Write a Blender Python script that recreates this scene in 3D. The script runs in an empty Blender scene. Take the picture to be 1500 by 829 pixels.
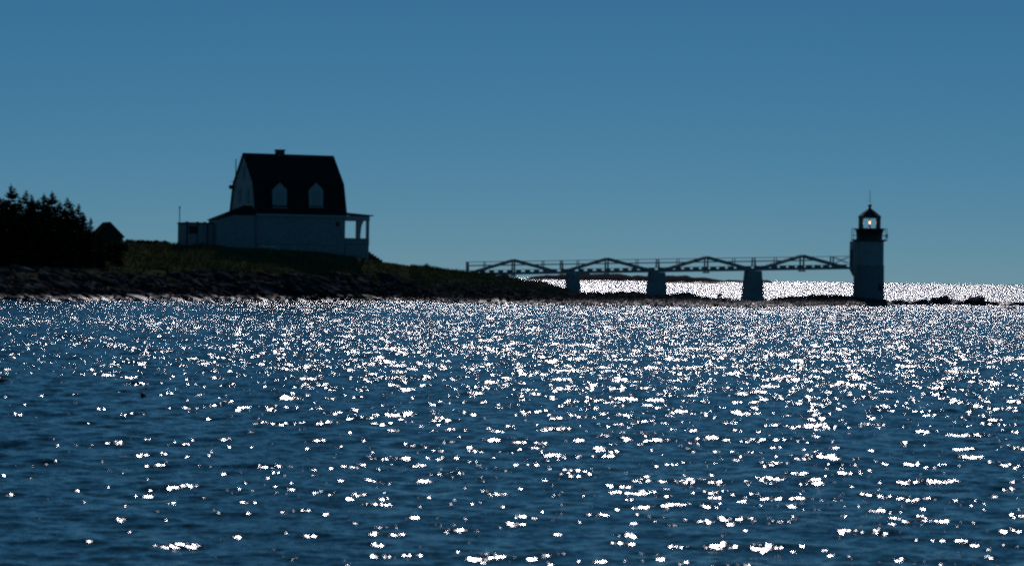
import bpy, bmesh, math, random
import numpy as np
from mathutils import Vector, Matrix
R = math.radians
sc = bpy.context.scene
COL = sc.collection
rng = random.Random(7)
nrng = np.random.default_rng(11)

# ------------------------------------------------------------------ camera
F = 4000.0                      # focal length in photo pixels (1500 wide)
EYE = 2.31                      # eye height above the water, metres
ROLL, PITCH = 0.0152, 8.5 / F
cr, sr, cp, sp = math.cos(ROLL), math.sin(ROLL), math.cos(PITCH), math.sin(PITCH)
cam = bpy.data.cameras.new('camera')
camo = bpy.data.objects.new('camera', cam)
COL.objects.link(camo)
sc.camera = camo
cam.sensor_width = 36.0
cam.lens = 36.0 * F / 1500.0
cam.clip_start, cam.clip_end = 0.5, 60000.0
cx_, cy_ = Vector((cr, sr * sp, sr * cp)), Vector((-sr, cr * sp, cr * cp))
cz_ = cx_.cross(cy_)
m = Matrix((cx_, cy_, cz_)).transposed().to_4x4()
m.translation = (0, 0, EYE)
camo.matrix_world = m
cam.dof.use_dof = True
cam.dof.focus_distance = 270.0
cam.dof.aperture_fstop = 4.5

# ------------------------------------------------------------------ sky, sun, exposure
SUN_EL, SUN_AZ = R(34.0), R(3.0)          # azimuth to the right of the view axis
world = bpy.data.worlds.new('World')
sc.world = world
world.use_nodes = True
wn = world.node_tree
bg = wn.nodes['Background']
sky = wn.nodes.new('ShaderNodeTexSky')
sky.sky_type = 'NISHITA'
sky.sun_disc = False
sky.sun_elevation, sky.sun_rotation = SUN_EL, SUN_AZ
sky.altitude, sky.air_density, sky.dust_density, sky.ozone_density = 0.0, 0.5, 0.10, 10.0
tint = wn.nodes.new('ShaderNodeMix')
tint.data_type = 'RGBA'
tint.blend_type = 'MULTIPLY'
tint.inputs[0].default_value = 1.0
tint.inputs[7].default_value = (0.415, 1.165, 1.21, 1.0)      # the film's blue-green cast
sep_ = wn.nodes.new('ShaderNodeSeparateColor')
com_ = wn.nodes.new('ShaderNodeCombineColor')
wn.links.new(sky.outputs[0], sep_.inputs[0])
for i_, e_ in enumerate((1.12, 0.80, 0.80)):                # the film's gradation, channel by channel
    pw = wn.nodes.new('ShaderNodeMath'); pw.operation = 'POWER'
    pw.inputs[1].default_value = e_
    wn.links.new(sep_.outputs[i_], pw.inputs[0]); wn.links.new(pw.outputs[0], com_.inputs[i_])
wn.links.new(com_.outputs[0], tint.inputs[6])
wn.links.new(tint.outputs[2], bg.inputs[0])
bg.inputs[1].default_value = 0.08
sun = bpy.data.lights.new('sun', 'SUN')
suno = bpy.data.objects.new('sun', sun)
COL.objects.link(suno)
sun.energy, sun.angle, sun.color = 2.5, R(0.53), (1.0, 0.92, 0.945)
sdir = Vector((math.sin(SUN_AZ) * math.cos(SUN_EL), math.cos(SUN_AZ) * math.cos(SUN_EL), math.sin(SUN_EL)))
suno.rotation_euler = sdir.to_track_quat('Z', 'Y').to_euler()
suno.location = sdir * 200
sc.view_settings.view_transform = 'Standard'
sc.view_settings.look = 'None'
sc.view_settings.exposure = -1.0
sc.view_settings.gamma = 1.0
sc.cycles.use_denoising = False
sc.cycles.use_adaptive_sampling = False
sc.cycles.pixel_filter_type = 'BLACKMAN_HARRIS'
sc.cycles.filter_width = 2.4
sc.cycles.max_bounces = 4
sc.cycles.sample_clamp_indirect = 4.0
sc.cycles.caustics_reflective = False
sc.cycles.caustics_refractive = False

def P(px, py, Y):
    """photo pixel at depth Y -> world point"""
    u, v = (px - 750.0) / F, (414.5 - py) / F
    a, b = u * cr - v * sr, u * sr + v * cr
    dy, dz = cp + b * sp, b * cp - sp
    return Vector((a / dy * Y, Y, EYE + dz / dy * Y))

# ------------------------------------------------------------------ helpers
def tag(o, label=None, cat=None, group=None, kind=None):
    if label: o['label'] = label
    if cat: o['category'] = cat
    if group: o['group'] = group
    if kind: o['kind'] = kind
    return o

def link(name, me, mat=None, parent=None):
    o = bpy.data.objects.new(name, me)
    COL.objects.link(o)
    if mat is not None and me is not None and not me.materials: me.materials.append(mat)
    if parent is not None: o.parent = parent
    return o

def mesh_np(name, verts, faces, smooth=False):
    me = bpy.data.meshes.new(name)
    verts = np.asarray(verts, dtype=np.float32)
    faces = np.asarray(faces, dtype=np.int32)
    n = faces.shape[1]
    me.vertices.add(len(verts)); me.vertices.foreach_set('co', verts.ravel())
    me.loops.add(faces.size); me.loops.foreach_set('vertex_index', faces.ravel())
    me.polygons.add(len(faces)); me.polygons.foreach_set('loop_start', np.arange(0, faces.size, n, dtype=np.int32))
    me.update(calc_edges=True)
    if smooth: me.polygons.foreach_set('use_smooth', np.ones(len(faces), dtype=bool))
    me.validate()
    return me

class NT:
    """small node-tree helper"""
    def __init__(s, name):
        s.m = bpy.data.materials.new(name); s.m.use_nodes = True
        s.t = s.m.node_tree; s.b = s.t.nodes['Principled BSDF']
    def n(s, typ, **kw):
        d = s.t.nodes.new(typ)
        for k, v in kw.items():
            if isinstance(k, str) and hasattr(d, k): setattr(d, k, v)
        return d
    def put(s, sock, v):
        if hasattr(v, 'is_linked') or hasattr(v, 'links'): s.t.links.new(v, sock)
        else: sock.default_value = v
    def math(s, op, a, b=0.0, c=0.0, clamp=False):
        d = s.n('ShaderNodeMath', operation=op); d.use_clamp = clamp
        s.put(d.inputs[0], a); s.put(d.inputs[1], b); s.put(d.inputs[2], c)
        return d.outputs[0]
    def vmath(s, op, a, b=(0, 0, 0)):
        d = s.n('ShaderNodeVectorMath', operation=op)
        s.put(d.inputs[0], a)
        if op == 'SCALE': s.put(d.inputs[3], b)
        else: s.put(d.inputs[1], b)
        return d.outputs[0]
    def pos(s):
        return s.n('ShaderNodeNewGeometry').outputs['Position']
    def noise(s, vec, scale, detail=2.0, rough=0.5, out='Fac', dist=0.0):
        d = s.n('ShaderNodeTexNoise'); s.put(d.inputs['Vector'], vec)
        d.inputs['Scale'].default_value = scale; d.inputs['Detail'].default_value = detail
        d.inputs['Roughness'].default_value = rough; d.inputs['Distortion'].default_value = dist
        return d.outputs['Fac' if out == 'Fac' else 'Color']
    def ramp(s, fac, stops):
        d = s.n('ShaderNodeValToRGB'); s.put(d.inputs[0], fac)
        e = d.color_ramp.elements
        while len(e) < len(stops): e.new(0.5)
        for i, (p, c) in enumerate(stops):
            e[i].position = p; e[i].color = (*c, 1) if len(c) == 3 else c
        return d.outputs[0]
    def set(s, **kw):
        for k, v in kw.items(): s.put(s.b.inputs[k.replace('_', ' ')], v)
    def bump(s, h, strength=0.5, dist=0.05):
        d = s.n('ShaderNodeBump'); s.put(d.inputs['Height'], h)
        d.inputs['Strength'].default_value = strength; d.inputs['Distance'].default_value = dist
        s.t.links.new(d.outputs[0], s.b.inputs['Normal'])

# ------------------------------------------------------------------ water
def water_material():
    k = NT('sea_water')
    p = k.pos()
    # wind ripples as a slope field: two octaves, longer across the wind than along it
    def slopes(scale, sx, det, amp, off):
        v = k.vmath('MULTIPLY', p, (sx, 1.0, 0.0))
        v = k.vmath('ADD', v, off)
        c = k.noise(v, scale, det, 0.55, out='Color')
        c = k.vmath('SUBTRACT', c, (0.5, 0.5, 0.5))
        return k.vmath('MULTIPLY', c, (amp * W_LAT, amp, 0.0))
    s1 = slopes(W_S1, 0.55, 1.0, W_A1, (3.1, 7.7, 0.0))
    s2 = slopes(W_S2, 0.60, 1.0, W_A2, (31.0, 17.0, 5.0))
    gust = k.noise(k.vmath('MULTIPLY', p, (0.35, 1.0, 0.0)), 0.055, 3.0, 0.6)
    gust = k.math('MULTIPLY_ADD', gust, 1.6, 0.2)
    # calmer in the lee of the near shore, rougher towards the open sea
    sep = k.n('ShaderNodeSeparateXYZ'); k.put(sep.inputs[0], p)
    mr = k.n('ShaderNodeMapRange'); mr.interpolation_type = 'SMOOTHSTEP'
    k.put(mr.inputs[0], sep.outputs[1])
    for i_, v_ in zip((1, 2, 3, 4), W_LEE): mr.inputs[i_].default_value = v_
    gust = k.math('MULTIPLY', gust, mr.outputs[0])
    s = k.vmath('SCALE', k.vmath('ADD', s1, s2), gust)
    # normals tilted towards the viewer in open water, added to brighten the far glitter
    mr2 = k.n('ShaderNodeMapRange'); k.put(mr2.inputs[0], sep.outputs[1])
    for i_, v_ in zip((1, 2, 3, 4), W_TILT): mr2.inputs[i_].default_value = v_
    cmb = k.n('ShaderNodeCombineXYZ'); k.put(cmb.inputs[1], mr2.outputs[0])
    s = k.vmath('ADD', s, cmb.outputs[0])
    g = k.n('ShaderNodeNewGeometry').outputs['Normal']
    nrm = k.vmath('NORMALIZE', k.vmath('ADD', g, s))
    mr3 = k.n('ShaderNodeMapRange'); k.put(mr3.inputs[0], sep.outputs[1])
    for i_, v_ in zip((1, 2, 3, 4), W_RF): mr3.inputs[i_].default_value = v_
    k.t.nodes.remove(k.b)
    body = k.n('ShaderNodeBsdfDiffuse'); body.inputs[0].default_value = W_COL
    shine = k.n('ShaderNodeBsdfAnisotropic'); shine.distribution = 'BECKMANN'
    shine.inputs['Color'].default_value = (1, 1, 1, 1); k.put(shine.inputs['Roughness'], mr3.outputs[0]); k.put(shine.inputs['Normal'], nrm)
    fre = k.n('ShaderNodeFresnel'); fre.inputs[0].default_value = 1.333; k.put(fre.inputs['Normal'], nrm)
    mxs = k.n('ShaderNodeMixShader')
    k.put(mxs.inputs[0], fre.outputs[0]); k.put(mxs.inputs[1], body.outputs[0]); k.put(mxs.inputs[2], shine.outputs[0])
    k.put(k.t.nodes['Material Output'].inputs[0], mxs.outputs[0])
    return k.m

def wave_height(x, y, res):
    """sum of wind-wave components; those too short for the local mesh are left to the ripples"""
    z = np.zeros_like(x)
    r = np.random.default_rng(5)
    for i in range(56):
        lam = 0.17 * (7.0 / 0.17) ** (i / 55.0)
        th = r.normal(0.0, 0.72) + 0.08
        kx, ky = math.sin(th) * 2 * math.pi / lam, math.cos(th) * 2 * math.pi / lam
        slope = W_GEO * (1.15 if lam < 1.1 else 1.15 * (1.1 / lam) ** 1.15)
        a = slope * lam / (2 * math.pi)
        ph = r.uniform(0, 6.283)
        fade = np.clip((lam / res - 2.4) / 2.0, 0, 1)
        s = np.sin(kx * x + ky * y + ph)
        z += a * fade * (s + 0.22 * np.cos(2 * (kx * x + ky * y + ph)))
    return z

def build_water():
    rows = [13.0]
    while rows[-1] < 300: rows.append(rows[-1] * 1.0017)
    while rows[-1] < 430: rows.append(rows[-1] * 1.004)
    while rows[-1] < 30000: rows.append(rows[-1] * 1.12)
    rows = np.array(rows)
    cols = np.linspace(-1, 1, 521)
    Yg = np.repeat(rows[:, None], len(cols), 1)
    half = 0.202 * rows + 2.5
    half = np.where(rows > 430, half * (1 + (rows - 430) / 900.0), half)
    Xg = half[:, None] * cols[None, :]
    res = np.maximum(half * 2 / (len(cols) - 1), np.gradient(rows))[:, None] * np.ones_like(Xg)
    Zg = wave_height(Xg, Yg, res)
    Zg *= np.interp(Yg, W_GY, W_GA)
    V = np.stack([Xg, Yg, Zg], -1).reshape(-1, 3)
    nr, nc = Xg.shape
    i = (np.arange(nr - 1)[:, None] * nc + np.arange(nc - 1)[None, :]).ravel()
    Fc = np.stack([i, i + 1, i + 1 + nc, i + nc], -1)
    me = mesh_np('water', V, Fc, True)
    tag(link('water', me, water_material()), kind='structure')
W_S1, W_A1, W_S2, W_A2, W_LAT = 22.0, 0.8, 7.0, 0.5, 2.15
W_LEE, W_TILT, W_RF = (20, 120, 0.56, 1.15), (150, 340, 0.0, -0.19), (70, 300, 0.150, 0.185)
W_GY, W_GA = (20, 45, 80, 140, 250, 310, 430), (0.46, 0.68, 0.96, 1.2, 1.3, 1.0, 0.0)
W_GEO = 0.040
W_COL = (0.0, 0.006, 0.006, 1)
build_water()
# ------------------------------------------------------------------ materials
def simple(name, col, rough=0.6, var=0.25, scale=6.0, bump=0.0, metal=0.0, stretch=(1, 1, 1), spec=0.5):
    k = NT(name)
    v = k.vmath('MULTIPLY', k.pos(), stretch)
    f = k.noise(v, scale, 4.0, 0.6)
    lo = tuple(c * (1 - var) for c in col); hi = tuple(min(1, c * (1 + var)) for c in col)
    k.set(Base_Color=k.ramp(f, [(0.25, lo), (0.75, hi)]), Roughness=rough, Metallic=metal)
    k.b.inputs['Specular IOR Level'].default_value = spec
    if bump: k.bump(k.noise(v, scale * 3, 3.0, 0.6), bump, 0.03)
    return k.m

def clapboard(name, col):
    k = NT(name)
    p = k.pos()
    sep = k.n('ShaderNodeSeparateXYZ'); k.put(sep.inputs[0], p)
    fr = k.math('FRACT', k.math('MULTIPLY', sep.outputs[2], 7.5))
    n = k.noise(p, 3.0, 5.0, 0.65)
    base = k.ramp(n, [(0.3, tuple(c * 0.72 for c in col)), (0.62, col)])
    k.set(Base_Color=base, Roughness=0.6)
    k.bump(k.math('SUBTRACT', 1.0, fr), 0.6, 0.02)
    return k.m

M = {}
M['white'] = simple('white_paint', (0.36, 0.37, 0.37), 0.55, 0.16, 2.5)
M['tower'] = simple('whitewashed_brick', (0.29, 0.29, 0.285), 0.75, 0.20, 2.0, 0.35)
M['granite'] = simple('granite_blocks', (0.21, 0.21, 0.205), 0.8, 0.25, 3.0, 0.5)
M['clap'] = clapboard('white_clapboard', (0.26, 0.265, 0.265))
M['trim'] = simple('white_trim', (0.31, 0.32, 0.32), 0.5, 0.08, 4.0)
M['shingle'] = simple('dark_shingle', (0.030, 0.027, 0.026), 0.85, 0.45, 9.0, 0.6, stretch=(1, 1, 4), spec=0.0)
M['brick'] = simple('chimney_brick', (0.12, 0.06, 0.045), 0.9, 0.3, 8.0, 0.5, spec=0.2)
M['black'] = simple('black_iron', (0.012, 0.012, 0.013), 0.45, 0.3, 5.0)
M['wood'] = simple('weathered_timber', (0.16, 0.15, 0.14), 0.8, 0.35, 5.0, 0.4)
M['darkwood'] = simple('brown_shed_boards', (0.055, 0.045, 0.036), 0.85, 0.4, 7.0, 0.4, stretch=(4, 4, 0.6), spec=0.2)
M['greywood'] = simple('grey_boards', (0.26, 0.26, 0.25), 0.8, 0.3, 6.0, 0.3, stretch=(4, 4, 0.5))
M['bridge'] = simple('white_painted_timber', (0.27, 0.28, 0.28), 0.6, 0.2, 4.0)
M['concrete'] = simple('stone_pier', (0.27, 0.265, 0.255), 0.85, 0.3, 2.0, 0.5)
M['steel'] = simple('galvanised_steel', (0.45, 0.46, 0.47), 0.3, 0.15, 8.0, metal=0.9)
M['plank'] = simple('bare_planks', (0.8, 0.78, 0.74), 0.6, 0.2, 5.0)
M['darkpane'] = simple('window_glass', (0.02, 0.025, 0.03), 0.45, 0.1, 1.0, spec=0.2)
M['blind'] = simple('pale_blind', (0.26, 0.265, 0.265), 0.6, 0.08, 3.0)
M['bark'] = simple('spruce_bark', (0.045, 0.035, 0.03), 0.9, 0.4, 8.0, 0.5)
M['needle'] = simple('spruce_needles', (0.016, 0.026, 0.015), 0.8, 0.45, 2.0, spec=0.0)
M['leaf'] = simple('bush_leaves', (0.035, 0.05, 0.02), 0.7, 0.45, 2.0, spec=0.0)
M['blade'] = simple('dry_grass', (0.13, 0.125, 0.055), 0.8, 0.45, 1.2, spec=0.0)
M['buoy'] = simple('dark_buoy_paint', (0.03, 0.012, 0.012), 0.5, 0.3, 9.0)
M['pinkbuoy'] = simple('faded_pink_foam', (0.75, 0.40, 0.34), 0.6, 0.15, 9.0)
M['drift'] = simple('driftwood', (0.22, 0.14, 0.09), 0.8, 0.3, 9.0, 0.4)

def dry_spec(k, wet):
    # film of sea water on the low rock: glossy when wet, matt when dry
    sp_ = k.n('ShaderNodeMapRange'); k.put(sp_.inputs[0], wet.outputs[0])
    for i, v in ((1, 0.24), (2, 0.72), (3, 0.5), (4, 0.0)): sp_.inputs[i].default_value = v
    k.put(k.b.inputs['Specular IOR Level'], sp_.outputs[0])

def rock_material():
    k = NT('shore_rock')
    p = k.pos()
    rot = k.n('ShaderNodeVectorRotate'); rot.rotation_type = 'Y_AXIS'
    k.put(rot.inputs['Vector'], p); rot.inputs['Angle'].default_value = R(-24)
    st = k.noise(k.vmath('MULTIPLY', rot.outputs[0], (0.35, 0.5, 3.2)), 1.3, 6.0, 0.65)
    n = k.noise(p, 0.9, 6.0, 0.65)
    mix = k.math('MULTIPLY_ADD', st, 0.6, k.math('MULTIPLY', n, 0.4))
    col = k.ramp(mix, [(0.38, (0.017, 0.016, 0.0155)), (0.52, (0.05, 0.05, 0.05)), (0.68, (0.21, 0.21, 0.21))])
    sep = k.n('ShaderNodeSeparateXYZ'); k.put(sep.inputs[0], p)
    wet = k.n('ShaderNodeMapRange'); k.put(wet.inputs[0], k.math('MULTIPLY_ADD', n, 1.0, sep.outputs[2]))
    for i, v in ((1, 0.56), (2, 1.05), (3, 0.20), (4, 0.78)): wet.inputs[i].default_value = v
    k.set(Base_Color=col, Roughness=wet.outputs[0])
    dry_spec(k, wet)
    k.bump(k.math('ADD', st, k.noise(p, 5.0, 4.0, 0.6)), 0.8, 0.10)
    return k.m
M['rock'] = rock_material()

def ground_material():
    k = NT('headland_ground')
    p = k.pos()
    rot = k.n('ShaderNodeVectorRotate'); rot.rotation_type = 'Y_AXIS'
    k.put(rot.inputs['Vector'], p); rot.inputs['Angle'].default_value = R(-24)
    st = k.noise(k.vmath('MULTIPLY', rot.outputs[0], (0.35, 0.5, 3.0)), 1.2, 6.0, 0.65)
    n = k.noise(p, 0.55, 6.0, 0.65)
    rock = k.ramp(st, [(0.38, (0.014, 0.0135, 0.013)), (0.52, (0.043, 0.043, 0.043)), (0.70, (0.16, 0.16, 0.16))])
    grass = k.ramp(k.noise(p, 1.6, 5.0, 0.7), [(0.3, (0.04, 0.042, 0.018)), (0.6, (0.10, 0.10, 0.042)), (0.8, (0.15, 0.145, 0.065))])
    sep = k.n('ShaderNodeSeparateXYZ'); k.put(sep.inputs[0], p)
    g = k.math('MULTIPLY_ADD', k.math('SUBTRACT', n, 0.5), 3.2, sep.outputs[2])
    mr = k.n('ShaderNodeMapRange'); k.put(mr.inputs[0], g)
    mr.inputs[1].default_value, mr.inputs[2].default_value = 1.7, 2.3
    mx = k.n('ShaderNodeMix'); mx.data_type = 'RGBA'
    k.put(mx.inputs[0], mr.outputs[0]); k.put(mx.inputs[6], rock); k.put(mx.inputs[7], grass)
    wet = k.n('ShaderNodeMapRange'); k.put(wet.inputs[0], k.math('MULTIPLY_ADD', n, 1.0, sep.outputs[2]))
    for i, v in ((1, 0.52), (2, 1.0), (3, 0.20), (4, 0.85)): wet.inputs[i].default_value = v
    k.set(Base_Color=mx.outputs[2], Roughness=wet.outputs[0])
    dry_spec(k, wet)
    k.bump(k.math('ADD', st, k.noise(p, 4.0, 5.0, 0.65)), 0.9, 0.12)
    return k.m

# ------------------------------------------------------------------ geometry helpers
class G:
    """collects polygons; verts are world coordinates"""
    def __init__(s): s.v, s.f = [], []
    def poly(s, pts):
        i = len(s.v); s.v += [tuple(p) for p in pts]; s.f.append(tuple(range(i, i + len(pts))))
    def hexa(s, b, t):
        """bottom quad b (ccw from above), top quad t"""
        i = len(s.v); s.v += [tuple(p) for p in b] + [tuple(p) for p in t]
        for q in ((3, 2, 1, 0), (4, 5, 6, 7), (0, 1, 5, 4), (1, 2, 6, 5), (2, 3, 7, 6), (3, 0, 4, 7)):
            s.f.append(tuple(i + j for j in q))
    def box(s, c, sx, sy, sz, rz=0.0):
        """base centre c"""
        ca, sa = math.cos(rz), math.sin(rz)
        q = [(-sx / 2, -sy / 2), (sx / 2, -sy / 2), (sx / 2, sy / 2), (-sx / 2, sy / 2)]
        b = [(c[0] + x * ca - y * sa, c[1] + x * sa + y * ca, c[2]) for x, y in q]
        s.hexa(b, [(x, y, c[2] + sz) for x, y, z in b])
    def beam(s, a, b, w, h, up=Vector((0, 0, 1))):
        a, b = Vector(a), Vector(b); d = (b - a).normalized()
        r = d.cross(up)
        if r.length < 1e-4: r = d.cross(Vector((1, 0, 0)))
        r.normalize(); u = r.cross(d).normalized()
        q = lambda o: [o - r * w / 2 - u * h / 2, o + r * w / 2 - u * h / 2, o + r * w / 2 + u * h / 2, o - r * w / 2 + u * h / 2]
        i = len(s.v); s.v += [tuple(p) for p in q(a) + q(b)]
        for f in ((0, 1, 2, 3), (7, 6, 5, 4), (0, 4, 5, 1), (1, 5, 6, 2), (2, 6, 7, 3), (3, 7, 4, 0)):
            s.f.append(tuple(i + j for j in f))
    def lathe(s, c, prof, n=28, ph=0.0):
        """revolve (r, z) profile about the vertical axis through c"""
        i = len(s.v)
        for r, z in prof:
            for k in range(n):
                a = ph + 2 * math.pi * k / n
                s.v.append((c[0] + r * math.cos(a), c[1] + r * math.sin(a), z))
        for j in range(len(prof) - 1):
            for k in range(n):
                k2 = (k + 1) % n
                s.f.append((i + j * n + k, i + j * n + k2, i + (j + 1) * n + k2, i + (j + 1) * n + k))
        s.f.append(tuple(i + k for k in range(n))[::-1])
        s.f.append(tuple(i + (len(prof) - 1) * n + k for k in range(n)))
    def tube(s, a, b, r0, r1=None, n=8):
        a, b = Vector(a), Vector(b); d = (b - a).normalized(); r1 = r0 if r1 is None else r1
        x = d.orthogonal().normalized(); y = d.cross(x); i = len(s.v)
        for o, r in ((a, r0), (b, r1)):
            for k in range(n):
                t = 2 * math.pi * k / n; s.v.append(tuple(o + x * r * math.cos(t) + y * r * math.sin(t)))
        for k in range(n): s.f.append((i + k, i + (k + 1) % n, i + n + (k + 1) % n, i + n + k))
        s.f.append(tuple(i + k for k in range(n))[::-1]); s.f.append(tuple(i + n + k for k in range(n)))
    def mesh(s, name, off=(0, 0, 0), smooth=False):
        me = bpy.data.meshes.new(name)
        me.from_pydata([(x - off[0], y - off[1], z - off[2]) for x, y, z in s.v], [], s.f)
        bm = bmesh.new(); bm.from_mesh(me); bmesh.ops.recalc_face_normals(bm, faces=bm.faces); bm.to_mesh(me); bm.free()
        if smooth:
            me.polygons.foreach_set('use_smooth', np.ones(len(me.polygons), dtype=bool))
            try: me.set_sharp_from_angle(angle=R(38))
            except Exception: pass
        return me

class Thing:
    def __init__(s, name, base, label, cat, group=None):
        s.e = bpy.data.objects.new(name, None); COL.objects.link(s.e)
        s.o = Vector(base); s.e.location = s.o; s.e.empty_display_size = 0.3
        tag(s.e, label, cat, group)
    def part(s, name, g, mat, parent=None, smooth=False, label=None):
        o = link(name, g.mesh(name, s.o, smooth), M[mat] if isinstance(mat, str) else mat, parent or s.e)
        if label: o['label'] = label
        return o
    def inst(s, name, me, pos, rz=0.0, parent=None):
        o = link(name, me, None, parent or s.e)
        o.location = Vector(pos) - s.o; o.rotation_euler = (0, 0, rz)
        return o

def hit(px, py, A, d):
    """photo pixel -> (distance along vertical plane through A with direction d, z)"""
    u, v = (px - 750.0) / F, (414.5 - py) / F
    a, b = u * cr - v * sr, u * sr + v * cr
    rx, ry, rz = a, cp + b * sp, b * cp - sp
    # t*(rx,ry) = A + s*d
    det = rx * -d[1] + ry * d[0]
    t = (A[0] * -d[1] + A[1] * d[0]) / det
    s = (t * rx - A[0]) * d[0] + (t * ry - A[1]) * d[1]
    return s, EYE + t * rz

# value noise
def vnoise(x, y, seed=0):
    xi, yi = np.floor(x).astype(np.int64), np.floor(y).astype(np.int64)
    fx, fy = x - xi, y - yi
    fx, fy = fx * fx * (3 - 2 * fx), fy * fy * (3 - 2 * fy)
    def h(a, b):
        n = (a * 374761393 + b * 668265263 + seed * 982451653) & 0x7fffffff
        n = ((n ^ (n >> 13)) * 1274126177) & 0x7fffffff
        return ((n ^ (n >> 16)) & 0xffff) / 65535.0
    return (h(xi, yi) * (1 - fx) + h(xi + 1, yi) * fx) * (1 - fy) + (h(xi, yi + 1) * (1 - fx) + h(xi + 1, yi + 1) * fx) * fy
def fbm(x, y, o=4, seed=0):
    z, a, t = 0, 1.0, 0.0
    for i in range(o):
        z = z + a * (vnoise(x * 2 ** i, y * 2 ** i, seed + i) - 0.5); t += a; a *= 0.5
    return z / t

# ------------------------------------------------------------------ headland
# photo column, ridge depth, skyline row of the ridge, depth of the front shore, depth of the back shore
ST = [(-420, 232, 368, 186, 330), (-150, 236, 362, 192, 330), (0, 240, 360, 199, 330), (100, 246, 357, 203, 330), (180, 254, 354.5, 209, 330),
      (225, 259, 355, 213, 330), (262, 253, 360, 217, 330), (310, 250.5, 361, 220, 325), (400, 250.5, 365.5, 228, 322), (470, 252.5, 371.5, 236, 318), (541, 254.5, 381, 240, 312),
      (562, 257, 385.5, 242, 308), (600, 261, 391, 243, 302), (640, 264, 395, 239, 298), (680, 267, 399, 232, 295), (720, 268, 406, 228, 292),
      (760, 270, 412.5, 227, 290), (800, 271, 418.5, 228, 288), (840, 272, 428.5, 230, 285), (900, 273, 429, 232, 284),
      (938, 274, 429.5, 233, 284), (955, 275, 434, 234, 284), (1000, 275, 431.5, 235, 284), (1040, 276, 437.5, 234, 284), (1104, 277, 441.5, 233, 284), (1150, 277, 437, 243, 288),
      (1200, 278, 433, 254, 291), (1250, 278, 434.5, 262, 291), (1288, 278, 438, 270, 290), (1306, 278, 445.5, 274, 287), (1318, 278, 455, 276, 282), (1345, 278, 462, 277, 280)]
_sx = np.array([P(a, c, b).x for a, b, c, d, e in ST]); _sz = np.array([P(a, c, b).z for a, b, c, d, e in ST])
_sy, _sf, _sb = (np.array([r[i] for r in ST], float) for i in (1, 3, 4))
def ground(x, y):
    x, y = np.asarray(x, float), np.asarray(y, float)
    # the shore lines were read along sight rays: map to the ridge column
    q = x * np.interp(x, _sx, _sy) / np.maximum(y, 1) * 0.6 + x * 0.4
    yr, zr, yf, yb = (np.interp(q, _sx, a) for a in (_sy, _sz, _sf, _sb))
    yf = yf + 7.0 * fbm(x / 6.0, y * 0 + 3, 4, 3)
    tf = (y - yf) / (yr - yf); tb = (yb - y) / (yb - yr)
    front = np.where(tf > 0, np.clip(tf, 0, 1) ** 0.92, tf * 0.8)
    back = np.where(tb > 0, np.clip(tb * 1.35, 0, 1) ** 0.8, tb * 0.8)
    g = np.where(y < yr, front, back)
    z = zr * g
    z = np.where(zr < 0, zr, z)
    rocky = np.clip((2.6 - z) / 1.2, 0, 1) * np.clip((zr - 0.6) / 1.5, 0.10, 1)
    led = fbm(x / 3.2 + z * 0.7, y / 5.0, 5, 20)
    sharp = np.abs(fbm((x + 0.6 * y) / 2.2, (y - 0.5 * x) / 4.0, 4, 40))
    z = z + np.where(y < yr, 1.0, 0.5) * rocky * (2.0 * led + 1.6 * (0.18 - sharp)) * np.clip(g * 6, 0, 1)
    z = z + 0.10 * fbm(x / 1.1, y / 1.1, 4, 60) + 0.25 * fbm(x / 5.0, y / 5.0, 3, 70) * np.clip(g * 3, 0, 1) * np.clip((zr - 1.0), 0, 1)
    # levelled ground under the keeper's house
    return np.maximum(z, -2.5)
gz = lambda x, y: float(ground(np.array([x]), np.array([y]))[0])

def build_ground():
    xs = np.arange(-92, 42.2, 0.34); ys = np.concatenate([np.arange(180, 292, 0.34), np.arange(292, 336, 1.2)])
    X, Y = np.meshgrid(xs, ys); Z = ground(X, Y)
    V = np.stack([X, Y, Z], -1).reshape(-1, 3); nc = len(xs)
    i = (np.arange(len(ys) - 1)[:, None] * nc + np.arange(nc - 1)[None, :]).ravel()
    Fc = np.stack([i, i + 1, i + 1 + nc, i + nc], -1)
    keep = (Z.ravel()[Fc].max(1) > -0.9)
    me = mesh_np('ground', V, Fc[keep], True)
    bm = bmesh.new(); bm.from_mesh(me)
    bmesh.ops.delete(bm, geom=[v for v in bm.verts if not v.link_faces], context='VERTS'); bm.to_mesh(me); bm.free()
    return tag(link('ground', me, ground_material()), kind='structure')
GROUND = build_ground()

# ------------------------------------------------------------------ shore rocks, pieces of the ground
def rock_mesh(i, sx, sy, sz, n=15):
    r = random.Random(100 + i); bm = bmesh.new()
    for _ in range(n):
        v = Vector((r.uniform(-1, 1), r.uniform(-1, 1), r.uniform(-1, 1)))
        k = max(abs(v.x), abs(v.y), abs(v.z)); v = v / k * r.uniform(0.75, 1.0)
        bm.verts.new((v.x * sx, v.y * sy, v.z * sz))
    res = bmesh.ops.convex_hull(bm, input=bm.verts)
    bmesh.ops.delete(bm, geom=[e for e in bm.verts if not e.link_faces], context='VERTS')
    bmesh.ops.bevel(bm, geom=list(bm.edges), offset=0.05 * min(sx, sy, sz) * 2, segments=1, affect='EDGES', profile=0.6)
    bmesh.ops.recalc_face_normals(bm, faces=bm.faces)
    me = bpy.data.meshes.new('rock'); bm.to_mesh(me); bm.free(); me.materials.append(M['rock'])
    return me
SLAB = [rock_mesh(i, 1.0, 0.7, 0.30) for i in range(7)]
BOUL = [rock_mesh(20 + i, 1.0, 0.8, 0.62, 18) for i in range(7)]
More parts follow.
